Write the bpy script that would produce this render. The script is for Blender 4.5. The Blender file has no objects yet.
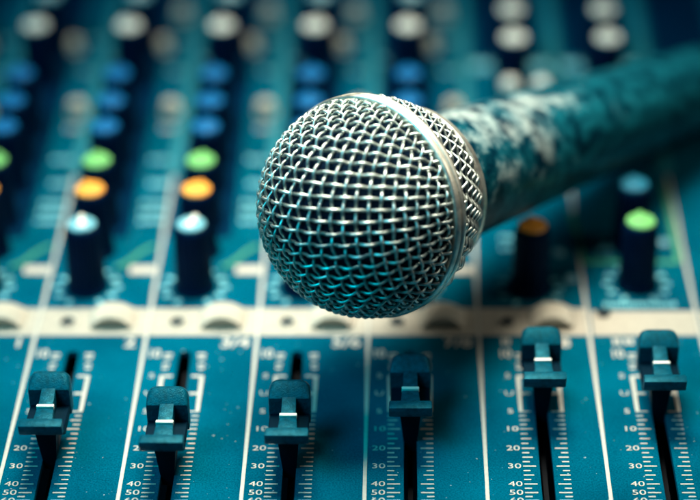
import bpy, bmesh, math, random
from mathutils import Vector, Matrix
random.seed(7)
SC = bpy.context.scene
COL = SC.collection
MM = 0.001

# ------------------------------------------------------------------ camera
PITCH = math.radians(33.0)
FPX = 2110.0                      # focal length in photo pixels (700 wide)
D0 = 545.9                        # mm to the panel along the optical axis
SP, CP = math.sin(PITCH), math.cos(PITCH)
CAM = Vector((0.0, -D0 * CP, D0 * SP))
cam_d = bpy.data.cameras.new('camera')
cam = bpy.data.objects.new('camera', cam_d); COL.objects.link(cam)
cam.location = CAM * MM
cam.rotation_euler = (math.radians(90) - PITCH, 0, 0)
cam_d.sensor_width = 36.0
cam_d.lens = FPX / 700 * 36.0
cam_d.shift_x = -50 / 700
cam_d.clip_start = 0.01
cam_d.clip_end = 20
cam_d.dof.use_dof = True
cam_d.dof.focus_distance = 0.468
cam_d.dof.aperture_fstop = 4.9
SC.camera = cam

# ------------------------------------------------------------------ world, lamps, exposure
w = bpy.data.worlds.new('World'); SC.world = w; w.use_nodes = True
bg = w.node_tree.nodes['Background']
bg.inputs[0].default_value = (0.0, 0.18, 0.38, 1)
bg.inputs[1].default_value = 0.045

def area(name, loc, target, size, power, color, size_y=None):
    d = bpy.data.lights.new(name, 'AREA'); d.energy = power; d.color = color
    d.shape = 'RECTANGLE'; d.size = size * MM; d.size_y = (size_y or size) * MM
    o = bpy.data.objects.new(name, d); COL.objects.link(o)
    o.location = Vector(loc) * MM
    o.rotation_euler = (Vector(target) - Vector(loc)).to_track_quat('-Z', 'Y').to_euler()
    return o
key = area('key_lamp', (-15, 50, 320), (-15, -45, 0), 165, .575, (1.0, 0.93, 0.78))
key.data.spread = math.radians(62)
area('side_fill', (330, -40, 300), (20, -30, 0), 150, .30, (1.0, 0.92, 0.76))  # unseen warm fill, added to brighten the orange knob
fill = area('fill_lamp', (-330, -250, 480), (-20, -60, 0), 300, .60, (0.0, 0.72, 1.0))
fill.data.spread = math.radians(80)

vs = SC.view_settings
SC.display_settings.display_device = 'sRGB'
vs.view_transform = 'Standard'; vs.look = 'None'; vs.exposure = 0.0; vs.gamma = 1.0
vs.use_curve_mapping = False
SC.render.engine = 'CYCLES'
SC.cycles.use_denoising = True

# ------------------------------------------------------------------ pixel -> place
def ray(u, v):
    a = (u - 400) / FPX; b = (250 - v) / FPX
    return Vector((a, CP + b * SP, -SP + b * CP))
def GP(u, v, z=0.0):
    d = ray(u, v); t = (z - CAM.z) / d.z
    return CAM + d * t
def YV(v, z=0.0): return GP(400, v, z).y

# ------------------------------------------------------------------ materials
def new_mat(name):
    m = bpy.data.materials.new(name); m.use_nodes = True
    nt = m.node_tree; b = nt.nodes['Principled BSDF']
    return m, nt, b
def simple(name, col, rough=0.5, metal=0.0, spec=0.5, var=0.0, vscale=200, bump=0.0, bscale=2500, rvar=0.0, tint=None):
    m, nt, b = new_mat(name)
    b.inputs['Base Color'].default_value = (*col, 1)
    b.inputs['Roughness'].default_value = rough
    b.inputs['Metallic'].default_value = metal
    b.inputs['Specular IOR Level'].default_value = spec
    if tint: b.inputs['Specular Tint'].default_value = (*tint, 1)
    tc = nt.nodes.new('ShaderNodeTexCoord')
    if var > 0:
        n = nt.nodes.new('ShaderNodeTexNoise'); n.inputs['Scale'].default_value = vscale; n.inputs['Detail'].default_value = 5
        nt.links.new(tc.outputs['Object'], n.inputs['Vector'])
        r = nt.nodes.new('ShaderNodeValToRGB')
        r.color_ramp.elements[0].position = 0.3; r.color_ramp.elements[1].position = 0.7
        r.color_ramp.elements[0].color = (*[c * (1 - var) for c in col], 1)
        r.color_ramp.elements[1].color = (*[min(1, c * (1 + var * .6)) for c in col], 1)
        nt.links.new(n.outputs['Fac'], r.inputs['Fac']); nt.links.new(r.outputs['Color'], b.inputs['Base Color'])
        if rvar > 0:
            mr = nt.nodes.new('ShaderNodeMapRange')
            mr.inputs['From Min'].default_value = .3; mr.inputs['From Max'].default_value = .7
            mr.inputs['To Min'].default_value = rough + rvar; mr.inputs['To Max'].default_value = rough - rvar * .5
            nt.links.new(n.outputs['Fac'], mr.inputs['Value']); nt.links.new(mr.outputs['Result'], b.inputs['Roughness'])
    if bump > 0:
        n2 = nt.nodes.new('ShaderNodeTexNoise'); n2.inputs['Scale'].default_value = bscale; n2.inputs['Detail'].default_value = 3
        nt.links.new(tc.outputs['Object'], n2.inputs['Vector'])
        bp = nt.nodes.new('ShaderNodeBump'); bp.inputs['Strength'].default_value = bump; bp.inputs['Distance'].default_value = 0.0002
        nt.links.new(n2.outputs['Fac'], bp.inputs['Height']); nt.links.new(bp.outputs['Normal'], b.inputs['Normal'])
    return m

def panel_material():
    m, nt, b = new_mat('panel_paint')
    tc = nt.nodes.new('ShaderNodeTexCoord')
    big = nt.nodes.new('ShaderNodeTexNoise'); big.inputs['Scale'].default_value = 45; big.inputs['Detail'].default_value = 6
    fine = nt.nodes.new('ShaderNodeTexNoise'); fine.inputs['Scale'].default_value = 2600; fine.inputs['Detail'].default_value = 2
    dust = nt.nodes.new('ShaderNodeTexNoise'); dust.inputs['Scale'].default_value = 950; dust.inputs['Detail'].default_value = 1
    for n in (big, fine, dust): nt.links.new(tc.outputs['Object'], n.inputs['Vector'])
    r = nt.nodes.new('ShaderNodeValToRGB')
    r.color_ramp.elements[0].position = .3; r.color_ramp.elements[1].position = .72
    r.color_ramp.elements[0].color = (0.0, 0.054, 0.092, 1); r.color_ramp.elements[1].color = (0.0, 0.096, 0.152, 1)
    nt.links.new(big.outputs['Fac'], r.inputs['Fac'])
    mx = nt.nodes.new('ShaderNodeMix'); mx.data_type = 'RGBA'; mx.blend_type = 'MULTIPLY'; mx.inputs[0].default_value = 1
    r2 = nt.nodes.new('ShaderNodeValToRGB')
    r2.color_ramp.elements[0].position = .35; r2.color_ramp.elements[1].position = .65
    r2.color_ramp.elements[0].color = (.72, .72, .72, 1); r2.color_ramp.elements[1].color = (1.2, 1.2, 1.2, 1)
    nt.links.new(fine.outputs['Fac'], r2.inputs['Fac'])
    nt.links.new(r.outputs['Color'], mx.inputs[6]); nt.links.new(r2.outputs['Color'], mx.inputs[7])
    rd = nt.nodes.new('ShaderNodeValToRGB')
    rd.color_ramp.elements[0].position = .755; rd.color_ramp.elements[1].position = .80
    rd.color_ramp.elements[0].color = (0, 0, 0, 1); rd.color_ramp.elements[1].color = (.55, .55, .55, 1)
    nt.links.new(dust.outputs['Fac'], rd.inputs['Fac'])
    m2 = nt.nodes.new('ShaderNodeMix'); m2.data_type = 'RGBA'
    nt.links.new(rd.outputs['Color'], m2.inputs[0]); nt.links.new(mx.outputs[2], m2.inputs[6]); m2.inputs[7].default_value = (.45, .55, .55, 1)
    nt.links.new(m2.outputs[2], b.inputs['Base Color'])
    b.inputs['Roughness'].default_value = .5
    b.inputs['Specular IOR Level'].default_value = .0
    b.inputs['Specular Tint'].default_value = (.05, .7, .9, 1)
    bp = nt.nodes.new('ShaderNodeBump'); bp.inputs['Strength'].default_value = .25; bp.inputs['Distance'].default_value = .0001
    nt.links.new(fine.outputs['Fac'], bp.inputs['Height']); nt.links.new(bp.outputs['Normal'], b.inputs['Normal'])
    return m

def handle_material(up):
    m, nt, b = new_mat('worn_handle_paint')
    L = nt.links.new
    tc = nt.nodes.new('ShaderNodeTexCoord')
    def noise(sc, det, rough=.55):
        n = nt.nodes.new('ShaderNodeTexNoise'); n.inputs['Scale'].default_value = sc; n.inputs['Detail'].default_value = det
        n.inputs['Roughness'].default_value = rough; L(tc.outputs['Object'], n.inputs['Vector']); return n.outputs['Fac']
    def math_(op, a, c):
        n = nt.nodes.new('ShaderNodeMath'); n.operation = op
        for k, v in enumerate((a, c)):
            if isinstance(v, (int, float)): n.inputs[k].default_value = v
            else: L(v, n.inputs[k])
        return n.outputs[0]
    mid, big = noise(230, 6), noise(115, 9, .68)
    ramp = nt.nodes.new('ShaderNodeValToRGB')
    e = ramp.color_ramp.elements
    e[0].position = .38; e[0].color = (.0, .016, .030, 1)
    e[1].position = .70; e[1].color = (.006, .135, .170, 1)
    L(mid, ramp.inputs['Fac'])
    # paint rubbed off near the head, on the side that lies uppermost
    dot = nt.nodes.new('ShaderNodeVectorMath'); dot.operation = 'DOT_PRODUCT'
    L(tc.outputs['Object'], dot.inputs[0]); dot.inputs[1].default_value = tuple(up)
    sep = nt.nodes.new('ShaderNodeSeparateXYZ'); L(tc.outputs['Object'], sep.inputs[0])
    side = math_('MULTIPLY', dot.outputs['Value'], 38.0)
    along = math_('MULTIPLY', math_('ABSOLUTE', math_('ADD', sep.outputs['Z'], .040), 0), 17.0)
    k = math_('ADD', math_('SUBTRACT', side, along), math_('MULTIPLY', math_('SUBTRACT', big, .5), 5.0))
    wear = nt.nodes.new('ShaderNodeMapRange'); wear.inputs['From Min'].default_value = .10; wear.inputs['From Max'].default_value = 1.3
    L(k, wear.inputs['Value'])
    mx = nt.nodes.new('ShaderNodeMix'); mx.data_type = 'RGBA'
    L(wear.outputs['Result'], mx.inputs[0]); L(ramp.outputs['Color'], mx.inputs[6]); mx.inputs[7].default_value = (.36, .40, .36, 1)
    L(mx.outputs[2], b.inputs['Base Color'])
    b.inputs['Roughness'].default_value = .38
    b.inputs['Specular Tint'].default_value = (.2, .85, .95, 1)
    b.inputs['Specular IOR Level'].default_value = .25
    bp = nt.nodes.new('ShaderNodeBump'); bp.inputs['Strength'].default_value = .5; bp.inputs['Distance'].default_value = .0006
    L(mid, bp.inputs['Height']); L(bp.outputs['Normal'], b.inputs['Normal'])
    return m

M = {
    'panel': panel_material(),
    'print': simple('cream_print', (.43, .41, .345), .55, var=.12, vscale=900),
    'band': simple('cream_band_print', (.375, .345, .28), .55, spec=.1, var=.12, vscale=500),
    'green_print': simple('green_print', (.03, .27, .14), .55, var=.1),
    'teal_print': simple('teal_print', (.16, .48, .52), .55, var=.1),
    'band_print': simple('teal_band_print', (.005, .18, .22), .55, var=.1),
    'navy_shade': simple('navy_column_shade', (.0, .016, .046), .55, spec=.05, var=.2, vscale=60, tint=(.1, .6, .9)),  # knob-column shade put into the colour
    'cap': simple('fader_plastic', (.0, .052, .082), .36, spec=.30, tint=(.05, .75, .9), bump=.6, bscale=3000, var=.45, vscale=900, rvar=.12),
    'stem': simple('black_plastic', (.0, .006, .014), .55, spec=.15, var=.2, tint=(.1, .6, .9)),
    'white': simple('white_plastic', (.66, .66, .58), .4, var=.05),
    'knob': simple('knob_plastic', (.0, .006, .026), .5, spec=.12, var=.2, bump=.15, tint=(.1, .5, .8)),
    'blue': simple('blue_cap_plastic', (.0, .105, .27), .35, var=.1),
    'green': simple('green_cap_plastic', (.14, .42, .12), .4, var=.1),
    'orange': simple('orange_cap_plastic', (.80, .33, .04), .4, var=.1),
    'pale': simple('pale_cap_plastic', (.12, .34, .40), .35, var=.1),
    'tealcap': simple('teal_cap_plastic', (.01, .13, .20), .35, var=.1),
    'button': simple('cream_button_plastic', (.47, .44, .36), .5, spec=.2, var=.06, vscale=300),
    'led': simple('dark_led_lens', (.001, .012, .018), .4, spec=.2),
    'metal': simple('grille_steel', (.64, .71, .65), .44, metal=1.0, var=.6, vscale=420, rvar=.15, bump=.15, bscale=1800),
    'ring': simple('ring_steel', (.84, .82, .70), .42, metal=1.0, var=.35, vscale=260, rvar=.2, bump=.2, bscale=1200),
    'foam': simple('dark_foam', (.0, .008, .022), .95, spec=.1),
    'rail': simple('fader_rail_metal', (.0005, .002, .004), .7, spec=.1),
    'chassis': simple('chassis_paint', (.006, .03, .05), .5, var=.1),
}

# ------------------------------------------------------------------ mesh helpers (all in mm)
def finish(name, bm, mat, parent=None, loc=None, smooth=False, angle=None):
    me = bpy.data.meshes.new(name)
    bmesh.ops.scale(bm, vec=(MM, MM, MM), verts=bm.verts)
    bmesh.ops.recalc_face_normals(bm, faces=bm.faces)
    if smooth:
        for f in bm.faces: f.smooth = True
        if angle:
            for e in bm.edges:
                if len(e.link_faces) == 2 and e.calc_face_angle(0) > angle: e.smooth = False
    bm.to_mesh(me); bm.free()
    me.materials.append(M[mat])
    return link(name, me, parent, loc)
def link(name, me, parent=None, loc=None):
    o = bpy.data.objects.new(name, me); COL.objects.link(o)
    if parent is not None: o.parent = parent
    if loc is not None: o.location = Vector(loc) * MM
    return o
def box(bm, x0, x1, y0, y1, z0, z1):
    vs_ = [bm.verts.new(p) for p in ((x0,y0,z0),(x1,y0,z0),(x1,y1,z0),(x0,y1,z0),(x0,y0,z1),(x1,y0,z1),(x1,y1,z1),(x0,y1,z1))]
    for f in ((3,2,1,0),(4,5,6,7),(0,1,5,4),(1,2,6,5),(2,3,7,6),(3,0,4,7)): bm.faces.new([vs_[i] for i in f])
    return vs_
def hexa(bm, pts):                         # eight corners, bottom loop then top loop
    vs_ = [bm.verts.new(p) for p in pts]
    for f in ((3,2,1,0),(4,5,6,7),(0,1,5,4),(1,2,6,5),(2,3,7,6),(3,0,4,7)): bm.faces.new([vs_[i] for i in f])
def bevel(bm, off, seg=2):
    bmesh.ops.bevel(bm, geom=list(bm.edges), offset=off, segments=seg, affect='EDGES', profile=.5)
def lathe(bm, prof, seg=48, flute=None, close_top=True, close_bot=False):
    rings = []
    for k, (r, z) in enumerate(prof):
        ring = []
        for i in range(seg):
            a = 2 * math.pi * i / seg
            rr = r * (1 + (flute[k] * math.cos(a * flute[-1]) if flute else 0))
            ring.append(bm.verts.new((rr * math.cos(a), rr * math.sin(a), z)))
        rings.append(ring)
    for p, q in zip(rings, rings[1:]):
        for i in range(seg):
            j = (i + 1) % seg
            bm.faces.new((p[i], p[j], q[j], q[i]))
    if close_top: bm.faces.new(rings[-1])
    if close_bot: bm.faces.new(list(reversed(rings[0])))
def tube(bm, pts, r, n=6, closed=False):
    N = len(pts); rings = []; up = None
    for k in range(N):
        a = pts[(k - 1) % N] if (closed or k > 0) else pts[k]
        c = pts[(k + 1) % N] if (closed or k < N - 1) else pts[k]
        t = (c - a).normalized()
        if up is None:
            up = t.orthogonal().normalized()
        up = (up - t * up.dot(t)).normalized()
        s = t.cross(up)
        rings.append([bm.verts.new(pts[k] + (up * math.cos(2*math.pi*i/n) + s * math.sin(2*math.pi*i/n)) * r) for i in range(n)])
    m = N if closed else N - 1
    for k in range(m):
        p, q = rings[k], rings[(k + 1) % N]
        for i in range(n):
            j = (i + 1) % n
            bm.faces.new((p[i], p[j], q[j], q[i]))
_text = {}
def text_mesh(s, size, xs=1.0, bold=0.0):
    key = (s, size, xs, bold)
    if key in _text: return _text[key]
    cu = bpy.data.curves.new('text', 'FONT'); cu.body = s; cu.size = size * MM
    cu.align_x = 'CENTER'; cu.align_y = 'CENTER'; cu.offset = bold * MM; cu.resolution_u = 3
    o = bpy.data.objects.new('text', cu); COL.objects.link(o)
    bpy.context.view_layer.update()
    me = bpy.data.meshes.new_from_object(o.evaluated_get(bpy.context.evaluated_depsgraph_get()))
    bpy.data.objects.remove(o); bpy.data.curves.remove(cu)
    for v in me.vertices: v.co.x *= xs
    me.materials.clear(); me.materials.append(M['print'])
    _text[key] = me
    return me

# ------------------------------------------------------------------ the mixing console
P = 27.0                                            # channel pitch
def LX(i): return -0.0 + XL + (i - 4) * P
XL = GP(369.0, 290).x
console = bpy.data.objects.new('mixing_console', None); COL.objects.link(console)
console['label'] = 'teal audio mixing console with rows of faders and colour-capped knobs under the microphone'
console['category'] = 'mixing console'
PZ = 0.06                                           # height of printed marks
Y_FRONT, Y_BACK = YV(560), YV(-75)
X_LEFT, X_RIGHT = LX(-2) - 3, LX(8) + 12
SLOT_Y0, SLOT_Y1 = YV(548), YV(351)
SW = 1.5
CH = range(-1, 8)
def slot_x(c): return LX(c) + P * (0.5 if c >= 5 else 0.375)

def build_panel():
    bm = bmesh.new()
    def quad(x0, x1, y0, y1):
        bm.faces.new([bm.verts.new(p) for p in ((x0,y0,0),(x1,y0,0),(x1,y1,0),(x0,y1,0))])
    quad(X_LEFT, X_RIGHT, SLOT_Y1, Y_BACK); quad(X_LEFT, X_RIGHT, Y_FRONT, SLOT_Y0)
    xs = [X_LEFT]
    for c in CH: xs += [slot_x(c) - SW, slot_x(c) + SW]
    xs.append(X_RIGHT)
    for k in range(0, len(xs), 2): quad(xs[k], xs[k+1], SLOT_Y0, SLOT_Y1)
    for c in CH:
        cx = slot_x(c)
        for ye, sg in ((SLOT_Y1, 1), (SLOT_Y0, -1)):
            cy = ye - sg * SW
            for sx in (1, -1):
                arc = [(cx + sx*SW*math.cos(t), cy + sg*SW*math.sin(t), 0) for t in [math.pi/2*i/6 for i in range(7)]]
                bm.faces.new([bm.verts.new(p) for p in arc + [(cx + sx*SW, ye, 0)]])
        # slot walls
        loop = [(cx + SW*math.cos(math.pi*i/12), SLOT_Y1 - SW + SW*math.sin(math.pi*i/12)) for i in range(13)] + \
               [(cx - SW*math.cos(math.pi*i/12), SLOT_Y0 + SW - SW*math.sin(math.pi*i/12)) for i in range(13)]
        for i in range(len(loop)):
            a, b_ = loop[i], loop[(i+1) % len(loop)]
            bm.faces.new([bm.verts.new(p) for p in ((a[0],a[1],0),(b_[0],b_[1],0),(b_[0],b_[1],-1.5),(a[0],a[1],-1.5))])
    bmesh.ops.remove_doubles(bm, verts=bm.verts, dist=.001)
    me = bpy.data.meshes.new('panel')
    bmesh.ops.scale(bm, vec=(MM, MM, MM), verts=bm.verts)
    bm.to_mesh(me); bm.free(); me.materials.append(M['panel'])
    link('panel', me, console)
    bm = bmesh.new()                                # sheet-metal tray under the panel
    x0, x1, y0, y1 = X_LEFT + .05, X_RIGHT - .05, Y_FRONT + .05, Y_BACK - .05
    v = [bm.verts.new(p) for p in ((x0,y0,-.05),(x1,y0,-.05),(x1,y1,-.05),(x0,y1,-.05),(x0,y0,-45),(x1,y0,-45),(x1,y1,-45),(x0,y1,-45))]
    for f in ((0,1,5,4),(1,2,6,5),(2,3,7,6),(3,0,4,7),(7,6,5,4)): bm.faces.new([v[i] for i in f])
    finish('chassis', bm, 'chassis', console)
build_panel()

def print_rect(bm, x0, x1, y0, y1, z=PZ):
    box(bm, x0, x1, y0, y1, 0.004, z)
def print_poly(bm, pts, wdt, z=PZ):                 # a printed stroke
    for (ax, ay), (bx, by) in zip(pts, pts[1:]):
        d = Vector((bx-ax, by-ay)); n = Vector((-d.y, d.x)).normalized() * wdt / 2
        e = d.normalized() * wdt * .1
        q = [(ax-e.x+n.x, ay-e.y+n.y), (ax-e.x-n.x, ay-e.y-n.y), (bx+e.x-n.x, by+e.y-n.y), (bx+e.x+n.x, by+e.y+n.y)]
        hexa(bm, [(x, y, .004) for x, y in q] + [(x, y, z) for x, y in q])

# divider lines between the channels
for i in range(-1, 9):
    bm = bmesh.new(); print_rect(bm, -.42, .42, Y_FRONT + 1, YV(176)); finish('divider_line', bm, 'print', console, (LX(i), 0, 0))
    bm = bmesh.new(); print_rect(bm, -1.7, 1.7, YV(174), Y_BACK - 2); finish('divider_band', bm, 'band_print', console, (LX(i), 0, 0))

# navy strips that paint in the shade around the knob columns
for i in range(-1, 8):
    bm = bmesh.new(); print_rect(bm, 1.75 if i < 5 else 3.5, P * (.66 if i < 5 else .82), YV(238 if i < 5 else 58), Y_BACK - 2, PZ - .03); finish('column_shade', bm, 'navy_shade', console, (LX(i), 0, 0))

# cream band under the knobs, its buttons and indicator lamps
B0, B1 = YV(335.5), YV(308.5)
for c in CH:
    bm = bmesh.new()
    print_rect(bm, LX(c) + (.9 if c >= 6 else .52), LX(c+1) - .52, B0, B1 if c < 6 else YV(311), PZ - .012)
    finish('cream_band', bm, 'band', console)
def arch_button():
    bm = bmesh.new(); N = 64; wd = 5.4; h = 3.4
    def prof(s, hh, y): return [(-wd*s + 2*wd*s*i/N, y, .02 + hh * (1 - abs(2*i/N - 1)**2.4) + .35 + (.16 * math.cos(math.pi * i / 2) * (hh / 3.4) if 4 < i < N - 4 else 0)) for i in range(N+1)]
    rows = [prof(.93, h*.86, 0.0), prof(.955, h*.96, .35), prof(.99, h, 1.2), prof(1.06, h, 5.2), prof(1.07, h*.9, 6.8), prof(1.05, h*.55, 7.8)]
    V = [[bm.verts.new(p) for p in r] for r in rows]
    for a, b_ in zip(V, V[1:]):
        for i in range(N): bm.faces.new((a[i], a[i+1], b_[i+1], b_[i]))
    B = [[bm.verts.new((v.co.x, v.co.y, .01)) for v in (r[0], r[-1])] for r in V]
    for k in range(len(V)-1):
        bm.faces.new((B[k][0], V[k][0], V[k+1][0], B[k+1][0])); bm.faces.new((V[k][-1], B[k][1], B[k+1][1], V[k+1][-1]))
    for b0 in B[0]: b0.co.y += 1.4; b0.co.x *= .97
    bm.faces.new([B[0][0]] + V[0] + [B[0][1]]); bm.faces.new([B[-1][1]] + list(reversed(V[-1])) + [B[-1][0]])
    return bm
btn = None; ring_me = led_me = None
for c in CH:
    if c >= 6: continue
    loc = (LX(c) + P * .672, YV(329.5), PZ)
    if btn is None:
        o = finish('mute_button', arch_button(), 'button', console, loc, smooth=True, angle=.7); btn = o.data
        bm = bmesh.new(); lathe(bm, [(2.3, .0), (2.3, .3), (2.15, .42), (1.9, .42), (1.8, .25), (1.8, .02)], 28, close_top=False)
        ro = finish('led_bezel', bm, 'button', console, (0, 0, 0), smooth=True, angle=.6); ring_me = ro.data
        bm = bmesh.new(); lathe(bm, [(1.79, .02), (1.6, .1), (.9, .2), (.2, .24)], 20)
        lo = finish('led_lens', bm, 'led', ro, (0, 0, 0), smooth=True); led_me = lo.data
        ro.location = Vector((LX(c) + P * .262, YV(322.5), PZ)) * MM
    else:
        link('mute_button', btn, console, loc)
        ro = link('led_bezel', ring_me, console, (LX(c) + P * .262, YV(322.5), PZ)); link('led_lens', led_me, ro)
bm = bmesh.new(); lathe(bm, [(1.7, 0), (1.7, .8), (1.3, 1.1), (.4, 1.2)], 24)
finish('peak_lamp', bm, 'led', console, (GP(603, 313).x, YV(314), .01), smooth=True, angle=.8)

# channel numbers under the band
def text(s, x, y, size, xs=1.0, bold=0.0, name='channel_number'):
    return link(name, text_mesh(s, size, xs, bold), console, (x, y, PZ))
for c, s in ((0, '1'), (1, '2'), (2, '3/4'), (3, '5/6'), (4, '7/8')):
    text(s, LX(c+1) - (3.6 if len(s) == 1 else 5.2), YV(343), 5.6, 1.0, .12)
text('8', GP(565, 343).x, YV(343), 5.4, .95, .12)

# fader scales: numbers, ticks and brackets
NUMS = [('10', 354), ('5', 376), ('U', 393.5), ('5', 411.5), ('10', 429), ('20', 448.3), ('30', 466.2), ('40', 484), ('50', 492.6), ('60', 500.6)]
def tick_rows():
    vs_ = [n[1] for n in NUMS]; rows = []
    for k in range(3, len(vs_)):
        rows.append((vs_[k], 1.0))
        if k + 1 < len(vs_):
            n = 4 if k < 7 else 2
            for j in range(1, n):
                rows.append((vs_[k] + (vs_[k+1]-vs_[k]) * j / n, .8 if 2*j == n and n == 4 else .55))
    return rows
ROWS = tick_rows()
def scale_marks():
    bm = bmesh.new()
    for sx in (-1, 1):
        for v, L in ROWS:
            y = YV(v); x0, x1 = sx * 5.2, sx * (5.2 - 2.9 * L)
            print_rect(bm, min(x0, x1), max(x0, x1), y - .19, y + .19)
        for v, L, t in ((354.5, .75, .38), (358, .7, .38), (364.5, .62, .38), (368.5, .55, .38)):
            y = YV(v); x0, x1 = sx * 5.0, sx * (5.2 - 2.9 * L)
            print_rect(bm, min(x0, x1), max(x0, x1), y - t, y + t)
        print_rect(bm, min(sx*4.3, sx*5.2), max(sx*4.3, sx*5.2), YV(411.5) + .26, YV(375.5))
        for v in (376.2, 393.5):
            y = YV(v); print_rect(bm, min(sx*2.3, sx*4.28), max(sx*2.3, sx*4.28), y - .4, y + .4)
    return bm
sm = None
for c in CH:
    x = slot_x(c)
    if sm is None:
        o = finish('scale_ticks', scale_marks(), 'print', console, (x, 0, 0)); sm = o.data
    else: o = link('scale_ticks', sm, console, (x, 0, 0))
    o['kind'] = 'stuff'
    for k, (s, v) in enumerate(NUMS):
        big = k == 0
        text(s, x - (7.5 if big else 7.15), YV(v), 4.8 if big else 2.5, .68 if big else 1.3, .1 if big else 0.0, 'scale_number')
for u, v, wd in ((506, 341.5, 2.2), (617, 341.5, 2.0), (629, 341.5, 2.4)):      # blurred print above two scales
    bm = bmesh.new(); p = GP(u, v)
    for j in range(2): print_rect(bm, p.x - wd/2 + j*wd*.55, p.x - wd/2 + j*wd*.55 + wd*.4, p.y - 1.3, p.y + 1.3)
    finish('caption_print', bm, 'print', console)

# ------------------------------------------------------------------ faders
def fader_meshes():
    d = {}
    def outline(hw, zt, r, zb):
        pts = [(-hw, zb), (hw, zb)]
        pts += [(hw - r + r*math.cos(t), zt - r + r*math.sin(t)) for t in [math.pi/2*i/6 for i in range(7)]]
        pts += [(-(hw - r) - r*math.sin(t), zt - r + r*math.cos(t)) for t in [math.pi/2*i/6 for i in range(7)]]
        return pts
    def loft(secs):
        bm = bmesh.new()
        V = [[bm.verts.new((x, y, z)) for x, z in outline(hw, zt, r, zb)] for y, hw, zt, r, zb in secs]
        n = len(V[0])
        for a, b_ in zip(V, V[1:]):
            for i in range(n): bm.faces.new((a[i], a[(i+1) % n], b_[(i+1) % n], b_[i]))
        bm.faces.new(list(reversed(V[0]))); bm.faces.new(V[-1])
        return bm
    # rear wing: its top slopes up and back with round corners
    d['cap'] = loft([(5.4, 4.55, 13.9, .5, 7.2), (5.7, 4.65, 14.25, .7, 7.1), (7.4, 4.7, 15.6, 1.7, 7.1), (8.6, 4.65, 16.3, 2.1, 7.2), (9.4, 4.5, 16.2, 2.2, 7.6), (9.8, 4.3, 15.8, 2.2, 8.2)])
    # front wing: a thin lip standing over the stem
    bm = bmesh.new()
    hexa(bm, [(-4.85,-8.2,11.7),(4.85,-8.2,11.7),(4.6,-5.4,10.4),(-4.6,-5.4,10.4),(-4.85,-8.7,14.5),(4.85,-8.7,14.5),(4.75,-6.0,14.75),(-4.75,-6.0,14.75)])
    bevel(bm, .35, 2); d['front_lip'] = bm
    bm = bmesh.new()                                  # low block that joins both wings
    hexa(bm, [(-4.3,-2.2,7.2),(4.3,-2.2,7.2),(4.3,6.2,7.2),(-4.3,6.2,7.2),(-4.5,-5.6,10.6),(4.5,-5.6,10.6),(4.5,6.2,9.6),(-4.5,6.2,9.6)])
    bevel(bm, .25, 1); d['cap_base'] = bm
    bm = bmesh.new()                                  # central rib from wing to wing
    hexa(bm, [(-1.7,.2,9.2),(1.7,.2,9.2),(1.6,5.9,9.2),(-1.6,5.9,9.2),(-1.65,.2,13.35),(1.65,.2,13.35),(1.55,5.9,14.2),(-1.55,5.9,14.2)])
    bevel(bm, .14, 2); d['rib'] = bm
    bm = bmesh.new()                                  # broader foot of the rib under the pointer line
    hexa(bm, [(-2.3,-5.7,9.8),(2.3,-5.7,9.8),(1.95,.15,9.8),(-1.95,.15,9.8),(-2.25,-5.7,13.0),(2.25,-5.7,13.0),(1.85,-.3,13.25),(-1.85,-.3,13.25)])
    bevel(bm, .14, 2); d['rib_step'] = bm
    bm = bmesh.new(); box(bm, -1.95, 1.95, -.5, .45, 12.6, 13.75); bevel(bm, .15, 2); d['pointer_line'] = bm
    bm = bmesh.new()                                  # stem down into the slot
    hexa(bm, [(-1.3,-1.6,-3),(1.3,-1.6,-3),(1.3,1.6,-3),(-1.3,1.6,-3),(-2.4,-3.2,9.2),(2.4,-3.2,9.2),(2.4,2.6,9.2),(-2.4,2.6,9.2)])
    d['stem'] = bm
    return d
MATOF = {'cap': 'cap', 'front_lip': 'cap', 'cap_base': 'stem', 'rib': 'cap', 'rib_step': 'cap', 'pointer_line': 'white', 'stem': 'stem'}
FADER_V = {-1: 450, 0: 440, 1: 456, 2: 472, 3: 465, 4: 438, 5: 409, 6: 412, 7: 440}
fm = None
for c in CH:
    loc = (slot_x(c), YV(FADER_V[c]) + .8, 0)
    if fm is None:
        ms = fader_meshes(); fm = {}
        root = finish('fader_cap', ms.pop('cap'), 'cap', console, loc, smooth=True, angle=.6); fm['cap'] = root.data
        for k, b_ in ms.items(): fm[k] = finish(k, b_, MATOF[k], root, smooth=True, angle=.5).data
    else:
        root = link('fader_cap', fm['cap'], console, loc)
        for k in fm:
            if k != 'cap': link(k, fm[k], root)
    bm = bmesh.new(); box(bm, -.55, .55, SLOT_Y0 + 2, SLOT_Y1 - 2, -8, -5)
    finish('fader_rail', bm, 'rail', console, (slot_x(c), 0, 0))

# ------------------------------------------------------------------ microphone frame (needed before the knobs under it)
HEAD = GP(368.5, 206.5, 46.5)
Fh = (HEAD - CAM).normalized()
Rh = Vector((1, 0, 0)); Rh = (Rh - Fh * Rh.dot(Fh)).normalized()
Uh = Rh.cross(Fh).normalized()
PHI = math.radians(40.5); TWIST = -6
AX = (Fh * math.cos(PHI) + (Rh * .94 + Uh * .34) * math.sin(PHI)).normalized()   # towards the tail
def handle_r(s):
    if s < 20: return 26
    return 15.9 + (11.0 - 15.9) * min(1, (s - 20) / 140)
def clear_of_mic(x, y, h, r):
    for k in range(0, 66):
        s = -26 + k * 3
        p = HEAD + AX * s
        rad = math.sqrt(max(0, 26**2 - s*s)) if s < 0 else (handle_r(s) if s < 168 else 0)
        if rad <= 0: continue
        dz = p.z - h; dxy = math.hypot(p.x - x, p.y - y) - r
        if math.hypot(max(0, dz), max(0, dxy)) < rad * .98 + .2: return False
    return True

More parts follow.
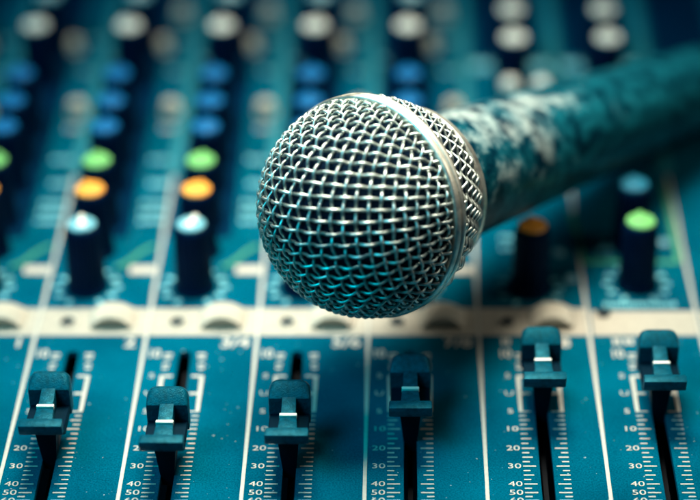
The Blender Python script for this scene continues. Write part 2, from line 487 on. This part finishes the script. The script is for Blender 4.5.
# ------------------------------------------------------------------ knobs
KH = 18.5
def knob_mesh():
    bm = bmesh.new()
    prof = [(5.4, .05), (5.4, .8), (4.8, 1.4), (4.7, 2.2), (4.3, KH - 1.8), (4.1, KH - .6), (3.75, KH - .1), (3.5, KH)]
    lathe(bm, prof, 72, flute=[0, 0, 0, .035, .035, .025, 0, 0, 18])
    return bm
def cap_mesh():
    bm = bmesh.new(); lathe(bm, [(3.6, KH - .1), (3.6, KH + .35), (3.35, KH + .6), (2.2, KH + .75), (.8, KH + .8)], 36)
    return bm
def pointer_mesh():
    bm = bmesh.new(); k = KH
    hexa(bm, [(-1.3, -2.2, k+.5), (1.3, -2.2, k+.5), (.9, 3.4, k+.2), (-.9, 3.4, k+.2), (-1.1, -2, k+1.0), (1.1, -2, k+1.0), (.5, 3.2, k+1.3), (-.5, 3.2, k+1.3)])
    bevel(bm, .15, 2)
    return bm
def dial_mesh():
    bm = bmesh.new()
    for k in range(11):
        a = math.radians(240 - 30 * k)
        cx, cy = 7.3 * math.cos(a), 7.3 * math.sin(a)
        d = Vector((math.cos(a), math.sin(a)))
        print_poly(bm, [(cx - d.x * .7, cy - d.y * .7), (cx + d.x * 1.1, cy + d.y * 1.1)], 1.3)
    return bm
km = {}
def knob(x, y, colour, dial=True, turn=0.0, tip=None):
    if not clear_of_mic(x, y, KH + 1, 4.4): return
    if not km:
        root = finish('knob', knob_mesh(), 'knob', console, (x, y, 0), smooth=True, angle=.7); km['k'] = root.data
    else: root = link('knob', km['k'], console, (x, y, 0))
    for key, fn, cl in (('knob_cap', cap_mesh, colour), ('pointer', pointer_mesh, tip or colour)):
        if (key, cl) not in km: km[(key, cl)] = finish(key, fn(), cl, root, smooth=True, angle=.6).data
        else: link(key, km[(key, cl)], root)
    root.rotation_euler.z = turn
    if dial:
        if 'd' not in km: o = finish('dial_marks', dial_mesh(), 'teal_print', console, (x, y, 0)); km['d'] = o.data
        else: o = link('dial_marks', km['d'], console, (x, y, 0))
        o['kind'] = 'stuff'
ROWV = [(225, 'pale'), (190, 'orange'), (161, 'green'), (127, 'blue'), (101, 'blue'), (74, 'blue')]
KY = [YV(v, KH) for v, _ in ROWV]
push_spots = []
for c in range(-1, 5):
    kx = LX(c) + P * .375
    for (v, colr), y in zip(ROWV, KY):
        knob(kx, y, colr, colr == 'pale', random.uniform(-.5, .5), 'white' if colr == 'pale' else None)
    knob(kx, YV(26, KH), 'white', False, random.uniform(-1, 1))
    knob(kx + 1, YV(-4, KH), 'pale', False, random.uniform(-1, 1), 'white')
    if c > 0: push_spots.append((LX(c) + P * .78, YV(9, 3)))
k5, k6, k7 = LX(5) + P * .5, LX(6) + P * .5, LX(7) + P * .5
knob(k5, YV(226, KH), 'orange', True, .1); knob(k5, YV(188, KH), 'tealcap', False)
knob(k6, YV(222, KH), 'green', True, 0.0); knob(k6, YV(185, KH), 'tealcap', False); knob(k6, YV(152, KH), 'tealcap', False)
for v in (225, 186, 76, 36): knob(k7, YV(v, KH), 'tealcap', v > 200)
for kx in (k5, k6):
    for v in (38, 10): knob(kx, YV(v, KH), 'white' , False, random.uniform(-.4, .4))

# pale push buttons, captions and signal-path strokes printed beside the knobs
bm0 = None
def push_button(x, y, r=2.6):
    global bm0
    if not clear_of_mic(x, y, 4, r): return
    if bm0 is None:
        b_ = bmesh.new(); lathe(b_, [(3.0, .02), (3.0, .5), (2.5, .6), (2.5, 3.2), (2.2, 3.7), (.8, 3.9)], 28)
        bm0 = finish('push_button', b_, 'button', console, (x, y, 0), smooth=True, angle=.6).data
    else: link('push_button', bm0, console, (x, y, 0))
def caption(x0, x1, y, h=.9, mat='teal_print', name='caption_print'):
    bm = bmesh.new(); x = x0
    while x < x1 - .3:
        wd = random.uniform(.5, 1.0); print_rect(bm, x, min(x + wd, x1), y - h * random.uniform(.75, 1), y + h * random.uniform(.75, 1)); x += wd + .28
    finish(name, bm, mat, console)
for c in range(-1, 5):
    r0 = LX(c + 1) - .9
    push_button(r0 - 2.9, YV(104, 3)); caption(r0 - 5, r0 - .6, YV(128), 1.3, 'print'); caption(r0 - 6.5, r0, YV(160), 1.2)
    caption(r0 - 5.5, r0, YV(184), 1.3)
    for v in (203, 212, 221): caption(r0 - 6.5, r0, YV(v), 1.0)
    bm = bmesh.new(); print_rect(bm, r0 - 6.2, r0 + .3, YV(274), YV(266)); finish('caption_block', bm, 'print', console)
    bm = bmesh.new()
    pa, pb = Vector((r0 - 9.8, YV(266))), Vector((r0 - .8, YV(246)))
    pts = [(pa.x + (pb.x-pa.x)*t, pa.y + (pb.y-pa.y)*(3*t*t-2*t**3)) for t in [i/10 for i in range(11)]]
    print_poly(bm, pts, 1.3); finish('signal_stroke', bm, 'green_print', console)
    caption(LX(c) + 1.2, LX(c) + 4.2, YV(60), 1.2); caption(r0 - 6, r0 - 1, YV(72), 1.2); caption(r0 - 6, r0 - 1, YV(40), 1.0)
    push_button(LX(c) + P * .62, YV(41, 3))
for x, y in push_spots: push_button(x, y)
# green bracket round the knob between the last two dividers
bm = bmesh.new()
print_poly(bm, [(GP(572, 212).x, YV(212)), (GP(583, 262).x, YV(262)), (GP(679, 262).x, YV(262)), (GP(664, 185).x, YV(185))], 1.5)
finish('signal_stroke', bm, 'green_print', console)
caption(GP(604, 305).x, GP(676, 305).x, YV(304.5), 1.0, 'teal_print')
caption(GP(500, 243).x, GP(520, 243).x, YV(238), 1.0); caption(GP(500, 243).x, GP(520, 243).x, YV(248), 1.0)
caption(GP(595, 243).x, GP(616, 243).x, YV(240), 1.0); caption(GP(595, 243).x, GP(616, 243).x, YV(250), 1.0)
for u, v in ((558, 254), (664, 244), (571, 280)):
    p = GP(u, v); bm = bmesh.new(); lathe(bm, [(1.6, .01), (1.6, .6), (1.2, .9), (.4, 1.0)], 20); finish('status_lamp', bm, 'pale', console, (p.x, p.y, 0), smooth=True, angle=.8)
tog = None
for u, v in ((510, 84), (541, 84)):
    p = GP(u, v, 11)
    if not clear_of_mic(p.x, p.y, 13, 2.8): p.y += 6
    if tog is None:
        bm = bmesh.new(); lathe(bm, [(3.2, .02), (3.2, 1.2), (1.6, 1.5), (1.5, 3), (2.0, 8), (2.6, 10.2), (2.5, 11.6), (1.7, 12.5), (.5, 12.9)], 32)
        tog = finish('toggle_switch', bm, 'white', console, (p.x, p.y, 0), smooth=True, angle=.7).data
    else: link('toggle_switch', tog, console, (p.x, p.y, 0))
bm = bmesh.new(); print_rect(bm, LX(5) + .6, LX(8) - 1, YV(70), YV(62)); finish('section_line', bm, 'teal_print', console)

# ------------------------------------------------------------------ the microphone
Zp = -AX                                                 # pole of the grille, towards the viewer
Yp = (Uh - Zp * Uh.dot(Zp)).normalized()
Yp = Matrix.Rotation(math.radians(TWIST), 3, Zp) @ Yp
Xp = Yp.cross(Zp).normalized()
ROT = Matrix((Xp, Yp, Zp)).transposed().to_4x4()
mic = bpy.data.objects.new('microphone', None); COL.objects.link(mic)
mic.matrix_world = Matrix.Translation(HEAD * MM) @ ROT
mic['label'] = 'silver wire-mesh ball microphone with worn dark handle lying on the mixing console'
mic['category'] = 'microphone'

RD, PW, WR, AMP = 24.6, 2.70, .355, .45
def dome_pt(u, v, off):
    rho = math.hypot(u, v)
    if rho < 1e-6: return Vector((0, 0, RD + off))
    th = rho / RD
    return Vector((u / rho * math.sin(th), v / rho * math.sin(th), math.cos(th))) * (RD + off)
def dome():
    bm = bmesh.new(); NM = 15; lim = RD * math.radians(86); step = PW / 8
    for i in range(-NM, NM + 1):
        c0 = i * PW + random.uniform(-.05, .05)
        if abs(c0) > lim: continue
        half = math.sqrt(lim*lim - c0*c0)
        n = int(half / step)
        for fam in (0, 1):
            pts = []
            jit = random.uniform(-.05, .05); ph = random.uniform(0, 6)
            for k in range(-n, n + 1):
                t = k * step
                sgn = math.cos(math.pi * (t / PW)) * (1 if (i % 2 == 0) else -1) * (1 if fam == 0 else -1)
                sgn = math.copysign(abs(sgn) ** .75, sgn)
                wob = jit + .07 * math.sin(t * .25 + ph)
                u, v = (c0 + wob, t) if fam == 0 else (t, c0 + wob)
                pts.append(dome_pt(u, v, AMP * sgn))
            if len(pts) > 3: tube(bm, pts, WR if fam else WR * .93, 7)
    return bm
g = finish('front_grille', dome(), 'metal', mic, smooth=True); g['kind'] = 'stuff'
g['label'] = 'round woven steel wire mesh dome'
bm = bmesh.new()
lathe(bm, [((RD - 1.2) * math.sin(t), (RD - 1.2) * math.cos(t)) for t in [math.pi/2 * (1 - i/14) for i in range(14)]] + [(.3, RD - 1.2)], 48)
finish('foam_liner', bm, 'foam', mic, smooth=True)
bm = bmesh.new()
ring_prof = [(23.6, 1.5), (25.1, 1.6), (25.45, 1.5), (25.72, 1.1), (25.75, .3), (25.55, .1), (25.25, -.1), (25.25, -.5), (25.55, -.7), (25.72, -.9), (25.7, -1.7), (25.4, -2.2), (24.2, -2.3)]
lathe(bm, ring_prof, 128, close_top=False); rg = finish('grille_ring', bm, 'ring', mic, smooth=True, angle=.8)
# rear grille
def rear_r(s): # s 2.2..17 behind the ring
    t = max(0.0, (s - 2.2) / 14.8)
    return 24.7 - 5.8 * t ** 1.5
bm = bmesh.new(); NMER = 60; PAR = [3.2 + 2.55 * k for k in range(6)]
for i in range(NMER):
    a = 2 * math.pi * i / NMER; pts = []
    for k in range(0, 49):
        s = 2.0 + 15.2 * k / 48
        off = AMP * math.cos(math.pi * (s - PAR[0]) / 2.55) * (1 if i % 2 else -1)
        aa = a + (s - 2) * .018
        pts.append(Vector(((rear_r(s) + off) * math.cos(aa), (rear_r(s) + off) * math.sin(aa), -s)))
    tube(bm, pts, WR, 6)
for j, s in enumerate(PAR):
    pts = []
    for k in range(NMER * 6):
        a = 2 * math.pi * k / (NMER * 6)
        off = -AMP * math.cos(math.pi * (a - (s - 2) * .018) / (2 * math.pi / NMER)) * (1 if j % 2 == 0 else -1) * -1
        r = rear_r(s) - off * 1.0
        pts.append(Vector((r * math.cos(a), r * math.sin(a), -s)))
    tube(bm, pts, WR, 6, closed=True)
g2 = finish('rear_grille', bm, 'metal', mic, smooth=True); g2['kind'] = 'stuff'
bm = bmesh.new(); lathe(bm, [(rear_r(s) - 1.1, -s) for s in [2.4 + 1.2 * k for k in range(13)]], 48, close_top=False); finish('foam_liner', bm, 'foam', mic, smooth=True)
bm = bmesh.new(); lathe(bm, [(17.0, -16.4), (19.3, -16.5), (19.8, -17.0), (19.6, -18.6), (18.6, -19.8), (16.0, -20.4)], 96, close_top=False)
finish('collar', bm, 'ring', mic, smooth=True, angle=.7)
bm = bmesh.new()
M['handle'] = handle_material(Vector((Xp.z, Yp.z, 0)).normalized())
hp = [(14.6, -20.0), (15.9, -20.3), (16.0, -23), (15.7, -28)] + [(handle_r(s), -s) for s in range(34, 150, 10)] + [(11.1, -154), (10.6, -156), (9.2, -156.6)]
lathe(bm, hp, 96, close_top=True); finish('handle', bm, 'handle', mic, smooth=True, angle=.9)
bm = bmesh.new(); lathe(bm, [(9.0, -156.5), (9.0, -160), (8.4, -161)], 48); finish('plug_socket', bm, 'stem', mic, smooth=True, angle=.7)
